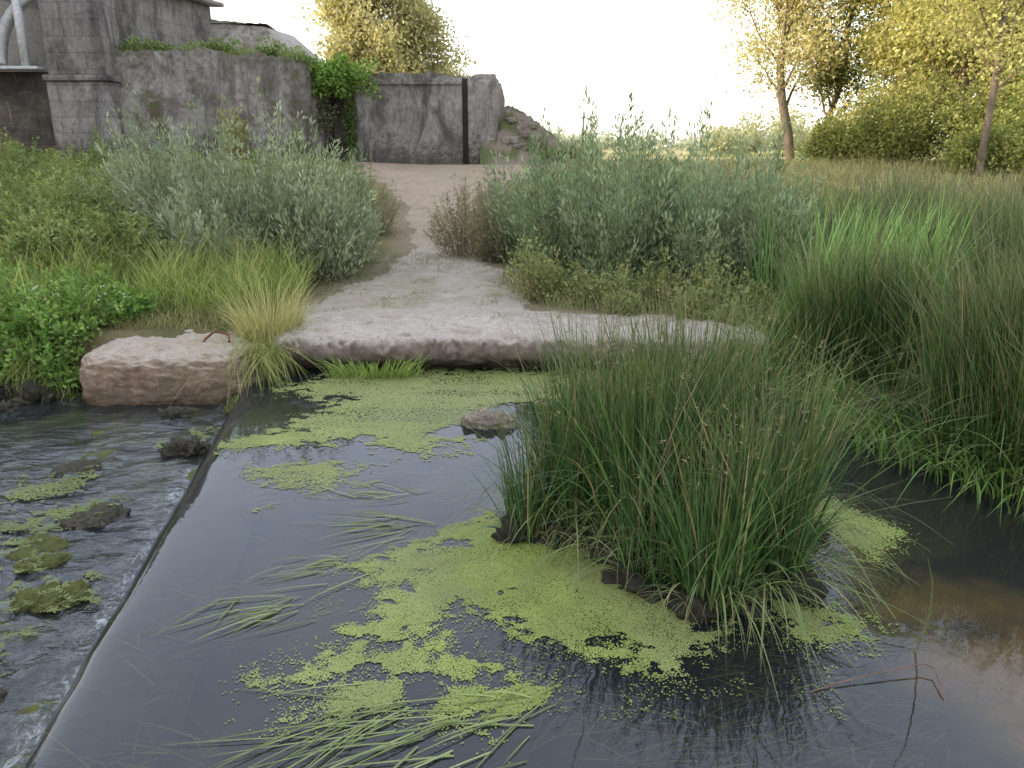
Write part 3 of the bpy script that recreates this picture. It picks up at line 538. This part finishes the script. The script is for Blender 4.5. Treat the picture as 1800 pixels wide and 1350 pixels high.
def tuft(x,y,z,r,n,h0,h1,c1,c2,name,label,azc=None,lean=.6,w=.009,ry=None,dr=(.1,.9)):
    A=Acc(); ry=ry or r; a=rng.random(n)*6.28; q=np.sqrt(rng.random(n)); az=a if azc is None else rng.normal(size=n)*1.0+azc
    hh=rng.uniform(h0,h1,n)
    A.add(*blades(np.stack([r*q*np.cos(a),ry*q*np.sin(a),np.zeros(n)],-1),az,hh,hh*lean*rng.uniform(.2,1.3,n),rng.uniform(*dr,n),w*rng.uniform(.7,1.3,n),colvar(n,c1,c2,.2),7))
    obj(name,A.mesh(name,LEAF),label,'grass',loc=(x,y,z))
tuft(-2.78,9.0,.18,.30,1050,.5,1.08,(.3,.31,.12),(.54,.48,.26),'grass_tuft','tall straw-yellow grass tuft between the concrete pieces',lean=.45,ry=.4)
tuft(-2.78,8.5,.12,.30,900,.35,.85,(.22,.28,.08),(.45,.43,.19),'grass_tuft','yellow-green grass tuft hanging down to the water',azc=-1.6,lean=.9,ry=.25,dr=(.5,1.6))
tuft(-1.5,8.42,-.02,.5,320,.18,.42,(.19,.29,.07),(.36,.44,.14),'sedge_tuft','bright green sedge tuft at the foot of the ledge',lean=.7,w=.012,ry=.1)
tuft(1.7,8.3,-.02,.5,240,.3,.6,(.15,.22,.07),(.3,.34,.13),'sedge_tuft','green sedge tuft at the foot of the ledge',lean=.6,w=.01,ry=.15)
tuft(2.75,8.5,.0,.35,420,.5,1.1,(.07,.14,.035),(.2,.27,.09),'sedge_tuft','tall green sedge tuft covering the end of the ledge',lean=.5,w=.012,ry=.4)
# ------------------------------------------------------------------ bunker
bk=obj('bunker',None,'old grey streaked concrete bunker with ivy and grassy top','bunker',loc=(-6,32,1.8)); BO=np.array([-6,32,1.8])
def wallsheet(name,pl,z0,ztop,thick,mat,parent,O,amp=.03,rag=.06,label=None,step=.12):
    pl=np.array(pl,float); d=np.r_[0,np.cumsum(np.hypot(*np.diff(pl,axis=0).T))]; q=np.arange(0,d[-1]+step*.5,step); px=np.interp(q,d,pl[:,0]); py=np.interp(q,d,pl[:,1])
    tx=np.gradient(px); ty=np.gradient(py); l=np.hypot(tx,ty)+1e-9; nx=ty/l; ny=-tx/l
    zt=np.interp(q,d,ztop)+rag*(fbm(q*2,q*0+name.__len__(),4)-.5)*2+rag*.6*(fbm(q*7,q*0+3,3)-.5)*2
    m=32; t=np.linspace(0,1,m)
    Zf=z0+(zt[:,None]-z0)*t[None]; bump=amp*(fbm(q[:,None]*.8+0*Zf,Zf*.8,5)-.5)*2; rd=np.where(t>.96,-.05,0)[None]
    Xf=px[:,None]+nx[:,None]*(bump+rd); Yf=py[:,None]+ny[:,None]*(bump+rd)
    for u_ in [.25,.6,1.]:
        Xf=np.c_[Xf,px-nx*thick*u_]; Yf=np.c_[Yf,py-ny*thick*u_]; Zf=np.c_[Zf,zt+.05*(fbm(q*3,q*0+u_*9)-.3)]
    Xf=np.c_[Xf,px-nx*thick]; Yf=np.c_[Yf,py-ny*thick]; Zf=np.c_[Zf,np.full(len(q),z0)]
    n=Xf.shape[1]; V=np.stack([Xf,Yf,Zf],-1).reshape(-1,3)-O
    i=np.arange(len(q)-1)[:,None]*n+np.arange(n-1)[None]; F=np.stack([i,i+n,i+n+1,i+1],-1).reshape(-1,4)
    caps=[]
    for b0 in (0,(len(q)-1)*n):
        for j in range(n-2): caps.append((b0+j,b0+j+1,b0+n-1))
    me=bpy.data.meshes.new(name); me.from_pydata([tuple(v) for v in V],[],[tuple(f) for f in F]+caps); me.materials.append(mat)
    for p_ in me.polygons: p_.use_smooth=p_.index<len(F)
    return obj(name,me,label,parent=parent)
def part(name,boxes,mat,parent,O,bev=.03,label=None):
    A=Acc()
    for b_ in boxes: A.add(*boxm(*b_),(0,0,0))
    me=newmesh(name,np.concatenate(A.V)-O,np.concatenate(A.F),None,mat); o=obj(name,me,label,parent=parent)
    md=o.modifiers.new('b','BEVEL'); md.width=bev; md.segments=2
    return o
wallsheet('wall',[(-6.2,32.0),(-1.84,32.0)],1.2,[5.08,4.98],1.2,BUNK,bk,BO,amp=.02,rag=.11,label='dark streaked flat concrete wall')
wallsheet('wall',[(-1.66,32.0),(-.68,32.0),(-.6,32.1),(-.3,35)],1.2,[4.92,5.0,5.0,4.6],.8,BUNK,bk,BO,amp=.03,rag=.12,label='cracked concrete corner wall')
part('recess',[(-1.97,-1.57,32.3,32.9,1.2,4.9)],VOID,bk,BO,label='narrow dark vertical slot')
wallsheet('coping',[(-6.0,31.93),(-1.9,31.93)],4.66,[4.76,4.74],.4,BUNK,bk,BO,amp=.03,rag=.03)
wallsheet('wall',[(-13.2,27.6),(-11.5,28.3),(-9.8,29.1),(-8.3,29.9),(-7.5,30.7),(-7.15,32.0),(-7.0,34)],1.3,[5.35,5.42,5.5,5.48,5.4,5.25,5.2],1.2,BUNKM,bk,BO,amp=.06,rag=.14,label='curved moss-stained concrete wall')
wallsheet('wall',[(-7.3,33.4),(-5.6,33.2)],1.3,[5.2,5.1],1.0,BUNKM,bk,BO,amp=.05,rag=.08,label='recessed wall under ivy')
xs_,ys_=np.meshgrid(np.linspace(-13,-.6,90),np.linspace(29,40,40)); zf=5.25+.5*sm((-xs_-7)/2)*sm((ys_-30)/2.5)-.25*sm((xs_+7)/1)+.25*(fbm(xs_*1.5,ys_*1.5)-.5)
ys2=ys_+np.interp(xs_,[-14.4,-9,-7,-6,-.6],[0,1.4,3.4,3.4,3.4]); zf=zf-.35*sm((xs_+2.5)/2)
me=gridmesh('earth',xs_-BO[0],ys2-BO[1],zf-BO[2]-.12,np.tile([.16,.13,.08],(xs_.size,1)),GROUND); obj('earth_top',me,parent=bk)
def frustum(name,b,tp,mat,parent,O,label=None):
    V=np.array(list(b)+list(tp),float)-O; me=bpy.data.meshes.new(name); me.from_pydata([tuple(v) for v in V],[],[(0,1,5,4),(1,2,6,5),(2,3,7,6),(3,0,4,7),(4,5,6,7),(3,2,1,0)]); me.materials.append(mat)
    o=obj(name,me,label,parent=parent); return o
frustum('roof',[(-12.5,33.0,5.5),(-7.9,33.3,5.5),(-7.7,38,5.5),(-12.5,38,5.5)],[(-12.0,34.0,7.1),(-9.75,34.2,6.95),(-9.3,37,6.95),(-11.9,37,7.1)],ROOFC,bk,BO,'sloping pale concrete roof slab')
wallsheet('roof_edge',[(-12.1,33.9),(-9.6,34.1)],7.04,[7.2,7.05],2.6,ROOFC,bk,BO,amp=.06,rag=.06)
def heap():
    xs,ys=np.meshgrid(np.linspace(-1.2,4.5,90),np.linspace(30.8,38,70)); f=sm(1-np.hypot((xs+.6)/4.2,(ys-34)/3.3))
    z=1.6+2.35*f**.8+f*(.9*(fbm(xs*1.5,ys*1.5)-.5)+.7*np.abs(fbm(xs*4,ys*4)-.5))
    c=np.zeros(xs.shape+(3,))+np.array([.18,.15,.13]); c=L3(c,(.08,.095,.04),sm((fbm(xs*1.8+7,ys*1.8)-.42)/.12)*.9)
    obj('rubble_mound',gridmesh('heap',xs,ys-33,z-1.7,c.reshape(-1,3),GROUND),'sloping mound of broken rubble and weeds beside the bunker','rubble',loc=(0,33,1.7))
heap()
for i in range(24):
    x=rng.uniform(-.4,2.6); y=31.9+rng.random()*1.3; f=float(sm(np.array(1-math.hypot((x+.6)/4.2,(y-34)/3.3)))); z=1.58+2.35*f**.8
    rock('rubble_stone',(x,y,z),(rng.uniform(.1,.28),rng.uniform(.12,.25),rng.uniform(.06,.14)),RUBB,p=6,amp=.25,cuts=6,seed=i+70,rot=i,label='broken concrete lump on the rubble mound',cat='stone',group='rubble stones beside the bunker')
for x,y,h in [(1.0,32.2,.7),(2.0,32.0,.7),(.2,33,.6),(2.9,32.6,.6),(1.6,33.4,.5)]:
    bush('weed',x,y,.5,h+.5*max(0,1.5-x),40,40,'rough weeds growing over the rubble mound','plant',c1=(.11,.14,.05),c2=(.24,.25,.11),L=.12,Wd=.05,group='weeds on the rubble mound',upw=.5,side=.2)
br=obj('bridge',None,'old masonry bridge pier with pale arched steelwork','bridge',loc=(-13.5,27,1.8)); RO=np.array([-13.5,27,1.8])
part('pier',[(-14.7,-12.75,27,28.1,1,4.40),(-14.62,-12.85,27.08,28.1,4.6,7.0),(-14.55,-13.0,27.25,28.1,7.0,9.5)],MASON,br,RO)
part('cornice',[(-14.76,-12.68,26.93,28.15,4.41,4.59)],MASON,br,RO)
part('abutment',[(-21,-14.72,27.7,30,1,4.75)],DARKST,br,RO,label='dark stained masonry wall with shade in its colour')
wallsheet('parapet',[(-12.95,27.9),(-12.4,30.5),(-11.7,34)],5.2,[7.6,7.65,7.75],.6,MASON,br,RO,amp=.02,rag=.03)
V_,F_=boxm(-.15,.45,0,6.4,7.64,7.78)
V_[:,0]+=-12.95+V_[:,1]*.2; V_[:,1]+=27.8; me=newmesh('coping',V_-RO,F_,None,ROOFC); obj('coping',me,parent=br)
A=Acc()
def archband(cx,cz,R0,R1,y0,y1,a0,a1,n=26):
    a=np.linspace(a0,a1,n); V=[];
    for an in a:
        for R,y in ((R0,y0),(R1,y0),(R1,y1),(R0,y1)): V.append((cx+R*math.cos(an),y,cz+R*math.sin(an)))
    F=[]
    for i in range(n-1):
        for j in range(4): F.append((i*4+j,i*4+(j+1)%4,i*4+4+(j+1)%4,i*4+4+j))
    return np.array(V),np.array(F)
for R0,R1,y0 in ((2.95,3.22,27.25),(2.15,2.38,27.45)):
    V_,F_=archband(-14.1,4.9,R0,R1,y0,y0+.35,math.pi*.99,math.pi*.5); A.add(V_,F_,(0,0,0))
V_,F_=boxm(-15.55,-15.35,27.3,27.5,4.78,6.95); A.add(V_,F_,(0,0,0))
obj('arch_rib',newmesh('arch',np.concatenate(A.V)-RO,np.concatenate(A.F),None,PAINT),parent=br)
part('deck',[(-21,-14.64,26.9,31,8.12,8.9)],PAINT,br,RO)
part('bearing_plate',[(-20.9,-15.0,27.1,27.68,4.76,4.86)],PAINT,br,RO)
part('inner_wall',[(-21,-15.3,29.1,29.4,4.76,8.1)],PANEL,br,RO,label='shaded grey steel panel behind the arch')
def clump(name,c,s_,n,L,Wd,c1,c2,label,cat,dz=.1):
    A=Acc(); P=rng.normal(size=(n,3)); P=norm(P)*rng.random((n,1))**.5*np.array(s_); P*= (.5+.9*vn(P[:,0]*2.2+c[0]+9,P[:,2]*2.2+20))[:,None]
    A.add(*leaves(P,P*.6+rng.normal(size=(n,3))*.5+np.array([0,-.2,dz]),L,Wd,colvar(n,c1,c2,.3)))
    return obj(name,A.mesh(name,LEAF),label,cat,loc=c)
clump('creeper',(-6.5,31.6,4.85),(1.5,.7,.75),4600,.17,.09,(.13,.24,.05),(.28,.4,.11),'bright green creeper spilling over the bunker wall','climbing plant')
clump('ivy',(-6.1,31.85,3.2),(.26,.18,1.6),1100,.11,.08,(.06,.10,.025),(.14,.19,.06),'narrow strand of dark ivy hanging down the bunker wall','climbing plant',-.4)
clump('ivy',(-7.0,31.6,3.7),(.5,.3,1.2),420,.11,.07,(.1,.13,.06),(.2,.2,.12),'thin dull ivy in the bunker recess','climbing plant',-.4)
A=Acc()
def topgrass(x0,x1,y0,y1,zf_,n,h0,h1,c1,c2):
    x=rng.uniform(x0,x1,n); y=rng.uniform(y0,y1,n)+np.interp(x,[-13.2,-9.5,-7.5,-6],[0,1.5,2.6,3.5])*(x0<-6.5); k=fbm(x*1.5,y)>.42; x=x[k];y=y[k]; m=len(x)
    A.add(*blades(np.stack([x,y,np.full(m,zf_)+.1*fbm(x,y)],-1),rng.random(m)*6.28,rng.uniform(h0,h1,m),rng.uniform(.05,.25,m),rng.uniform(0,.6,m),.03,colvar(m,c1,c2),4))
topgrass(-12.9,-7.4,27.9,29.5,5.3,3000,.15,.55,(.15,.22,.07),(.3,.32,.14)); topgrass(-6,-1,32.1,33.5,4.85,1200,.05,.28,(.18,.17,.09),(.3,.26,.14)); topgrass(-.4,3.5,31.8,33,2.0,900,.2,.6,(.17,.2,.08),(.3,.3,.15))
obj('roof_grass',A.mesh('g4',LEAF),kind='stuff')
for c_,s_ in [((-11.9,28.7,5.5),(1.3,.5,.4)),((-10.2,29.8,5.65),(1.3,.5,.4)),((-8.6,30.9,5.6),(1.0,.5,.45)),((-7.8,31.4,5.3),(.6,.4,.35))]:
    clump('bramble',c_,s_,1100,.14,.06,(.13,.21,.06),(.26,.31,.13),'low bramble growing on top of the bunker wall','plant')
bush('sapling',-9.0,27.2,.5,2.2,26,70,'young yellowing sapling in front of the bunker','tree',c1=(.28,.28,.10),c2=(.42,.37,.16),L=.1,Wd=.05,upw=.3)
for x,y in [(-12.4,25.2),(-3.9,20),(-7.2,28.5)]:
    bush('weed',x,y,.35,1.4,22,60,'tall wild weed in front of the bunker','plant',c1=(.15,.2,.1),c2=(.26,.3,.16),L=.1,Wd=.03,group='weeds before the bunker')
# ------------------------------------------------------------------ trees
def tree(label,x,y,height,tr,spread,lo,nl,nleaf,ls,c1,c2,lean=(0,0),sig=.45,up=.7,name='tree',group=None,bare=.0,seed=1,clw=1.0,wan=.012):
    global rng
    keep=rng; rng=np.random.default_rng(seed)
    z=float(H(x,y)); e=obj(name,None,label,'tree',group,loc=(x,y,z-.05)); A=Acc(); tw=[]
    k=12; t=np.linspace(0,1,k); w1=np.cumsum(rng.normal(size=(k,2))*height*wan,0); w1-=w1[0]
    tp=np.stack([lean[0]*t*height+w1[:,0],lean[1]*t*height+w1[:,1],t*height],-1)
    V_,F_=tube(tp,tr*(1-t)**.8+.02,9); A.add(V_,F_,(0,0,0))
    def at(u): return np.array([np.interp(u,t,tp[:,j]) for j in range(3)])
    for i in range(nl):
        u_=lo+(0.98-lo)*(i+rng.random())/nl; p0=at(u_); az=i*2.4+rng.normal()*.4; f=(u_-lo)/(1-lo)
        ln=spread*(1-.6*f**1.5)*rng.uniform(.65,1.1)*(.75+.25*min(1,f*4)); s=np.linspace(0,1,7)
        d=np.array([math.cos(az),math.sin(az),up*rng.uniform(.5,1.5)]); d/=np.linalg.norm(d)
        lp=p0+d*ln*s[:,None]; lp[:,2]+=ln*.22*s**2; lp[1:]+=np.cumsum(rng.normal(size=(6,3))*ln*.03,0)
        r0=max(.015,tr*.4*(1-u_)+.012); V_,F_=tube(lp,r0*(1-.8*s),6); A.add(V_,F_,(0,0,0))
        for q in (.6,.8,1.): tw.append(lp[int(q*6)])
        for j in range(6):
            qi=rng.integers(2,7); q0=lp[qi]; dd=norm(d+rng.normal(size=3)*.7+np.array([0,0,.2])); l2=ln*rng.uniform(.2,.5)
            sp=q0+dd*l2*np.linspace(0,1,4)[:,None]; V_,F_=tube(sp,[r0*.35,r0*.28,r0*.18,.006],4); A.add(V_,F_,(0,0,0))
            tw+= [sp[3],sp[2]]
    tw=np.array(tw); obj('trunk',A.mesh('trunk',BARK,smooth=True),parent=e)
    wt=rng.random(len(tw))**clw; wt[rng.random(len(tw))<bare]=0; wt/=wt.sum(); id_=rng.choice(len(tw),nleaf,p=wt)
    P=tw[id_]+rng.normal(size=(nleaf,3))*sig*np.array([1,1,.75]); tc=colvar(len(tw),c1,c2,.25)
    B=Acc(); B.add(*leaves(P,rng.normal(size=(nleaf,3))+np.array([0,0,-.2]),ls*rng.uniform(.6,1.2,nleaf),ls*.6,tc[id_]*rng.uniform(.75,1.25,(nleaf,1))))
    obj('crown',B.mesh('crown',LEAFT),parent=e); rng=keep; return e
YA=(.42,.42,.17); YB=(.64,.58,.27)
tree('golden-green tree rising behind the bunker',-7.9,50,10.6,.2,2.9,.25,36,26000,.27,(.42,.39,.21),(.54,.49,.30),seed=4,sig=.5)
tree('golden-green tree rising behind the bunker',-5.9,53,8.8,.18,2.4,.25,26,14000,.25,(.34,.33,.18),(.46,.43,.26),seed=5,sig=.45)
tree('tall airy tree with sparse yellow leaves',12.7,38,15,.19,4.2,.16,38,30000,.19,(.50,.46,.24),(.64,.57,.33),seed=8,sig=.55,up=1.1)
tree('slender leaning tree with dark foliage',14.6,40,12,.15,2.6,.12,28,15000,.18,(.12,.15,.06),(.26,.27,.11),lean=(.22,0),seed=9,sig=.4,up=.9)
tree('big yellow-green tree at the meadow edge',14.9,26.5,13,.10,3.6,.2,36,22000,.15,YA,YB,lean=(-.01,0),seed=12,sig=.45,up=.8,wan=.002)
tree('big yellow-green tree at the meadow edge',17.6,33,14,.2,4.6,.08,44,36000,.2,YA,YB,seed=14,sig=.6,up=.8)
tree('big yellow-green tree at the meadow edge',20.5,37,14,.2,5.0,.06,42,28000,.22,(.38,.38,.15),(.54,.50,.23),seed=15,sig=.6,up=.7)
tree('small rounded golden tree at the meadow edge',16.0,36,9,.12,2.9,.06,30,20000,.19,YA,YB,seed=16,sig=.45,up=.7)
for i,(x,y,r,h) in enumerate([(14.6,32,1.9,2.8),(17.3,30,2.2,3.4),(13.2,34,1.2,1.6),(15.8,27.5,1.3,1.6),(19,31,2.2,3.6)]):
    bush('meadow_shrub',x,y,r,h,120,100,'yellow-green shrub at the foot of the trees','bush',c1=(.18,.23,.07),c2=(.44,.43,.16),L=.15,Wd=.08,group='shrubs under the trees',upw=.3,side=.35)
for i in range(8):  # tree row added out of view to cast shadow over foreground and bunker
    tree('unseen dense poplar added to shade the foreground',-30+1.5*math.sin(i*2.1),-17+5.4*i,13+1.2*math.sin(i*1.7),.4,3.6,.08,26,4200,.8,(.12,.15,.06),(.2,.22,.09),seed=30+i,sig=.8,name='shade_caster_tree',group='unseen poplars added to cast shade')
A=Acc()
for i in range(150):
    y=rng.uniform(190,360); x=rng.uniform(-20,150)*y/250; h=rng.uniform(2,5.5)*(.5+.8*float(vn(np.array(x*.05),np.array(3.3)))); n=110
    P=norm(rng.normal(size=(n,3)))*rng.random((n,1))**.4*np.array([rng.uniform(2.5,6),3,h*.5])+np.array([x,y,1.5+h*.5])
    A.add(*leaves(P,rng.normal(size=(n,3)),1.2,.8,colvar(n,(.40,.42,.37),(.48,.49,.43),.08)))  # distance haze is put into the pale leaf colours of these woods
for i in range(22):
    y=rng.uniform(95,120); x=(.245+.11*rng.random())*y; h=rng.uniform(3,6.5)*(1 if x>.28*y else .6); n=260
    P=norm(rng.normal(size=(n,3)))*rng.random((n,1))**.4*np.array([rng.uniform(1.5,3),2,h*.5])+np.array([x,y,1.5+h*.5])
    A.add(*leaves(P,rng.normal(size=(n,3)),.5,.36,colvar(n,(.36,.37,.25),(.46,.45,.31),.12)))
for i in range(50):
    y=rng.uniform(70,90); x=rng.uniform(.02,.6)*y; n=50; P=rng.normal(size=(n,3))*np.array([1.2,.6,.12])+np.array([x,y,1.62])
    A.add(*leaves(P,rng.normal(size=(n,3)),.35,.2,colvar(n,(.22,.24,.11),(.34,.33,.17),.2)))
obj('distant_woodland',A.mesh('woods',LEAFT),kind='stuff')
V1,F1=tube(np.array([(0,0,0),(0,0,2.),(0.03,0,4.1)]),[.1,.09,.07]); A=Acc(); A.add(V1,F1,(0,0,0)); V1,F1=boxm(-.3,.3,-.05,.05,3.8,3.9); A.add(V1,F1,(0,0,0))
obj('utility_pole',newmesh('pole',np.concatenate(A.V),np.concatenate(A.F),None,WOODP),'thin wooden utility pole in the far field','pole',loc=(7.4,88,1.5))
# ------------------------------------------------------------------ light
E=math.radians(14); hx,hy=.97,.24
d=Vector((hx*math.cos(E),hy*math.cos(E),-math.sin(E)))
sun=bpy.data.lights.new('sun','SUN'); sun.energy=5; sun.angle=math.radians(.5); sun.color=(1,.84,.6)
so=bpy.data.objects.new('sun',sun); COL.objects.link(so); so.rotation_euler=d.to_track_quat('-Z','Y').to_euler()
w=bpy.data.worlds.new('World'); sc.world=w; w.use_nodes=True; nt=w.node_tree; nt.nodes.clear()
sky=nt.nodes.new('ShaderNodeTexSky'); sky.sky_type='NISHITA'; sky.sun_disc=False; sky.sun_elevation=E; sky.sun_rotation=math.atan2(-hx,-hy); sky.air_density=1.0; sky.dust_density=2.5; sky.altitude=100
b1=nt.nodes.new('ShaderNodeBackground'); b1.inputs[1].default_value=.2; nt.links.new(sky.outputs[0],b1.inputs[0])
tc=nt.nodes.new('ShaderNodeTexCoord'); sp=nt.nodes.new('ShaderNodeSeparateXYZ'); nt.links.new(tc.outputs['Generated'],sp.inputs[0])
mr=nt.nodes.new('ShaderNodeMapRange'); mr.interpolation_type='SMOOTHSTEP'; nt.links.new(sp.outputs[2],mr.inputs[0])
mr.inputs[1].default_value=.1; mr.inputs[2].default_value=.5; mr.inputs[3].default_value=0; mr.inputs[4].default_value=1
mx=nt.nodes.new('ShaderNodeMix'); mx.data_type='RGBA'; nt.links.new(mr.outputs[0],mx.inputs[0]); mx.inputs[6].default_value=(1.42,1.32,1.2,1); mx.inputs[7].default_value=(1.52,1.56,1.68,1)
b2=nt.nodes.new('ShaderNodeBackground'); b2.inputs[1].default_value=1.0; nt.links.new(mx.outputs[2],b2.inputs[0])
ad=nt.nodes.new('ShaderNodeAddShader'); nt.links.new(b1.outputs[0],ad.inputs[0]); nt.links.new(b2.outputs[0],ad.inputs[1])
wo=nt.nodes.new('ShaderNodeOutputWorld'); nt.links.new(ad.outputs[0],wo.inputs[0])
sc.view_settings.view_transform='Standard'; sc.view_settings.look='None'; sc.view_settings.exposure=0
cam=bpy.data.cameras.new('camera'); cam.sensor_width=36; cam.lens=28.26; cam.clip_end=3000; cam.clip_start=.05
co=bpy.data.objects.new('camera',cam); COL.objects.link(co); co.location=(0,0,2.4); co.rotation_euler=(math.radians(90-16.4),0,0); sc.camera=co
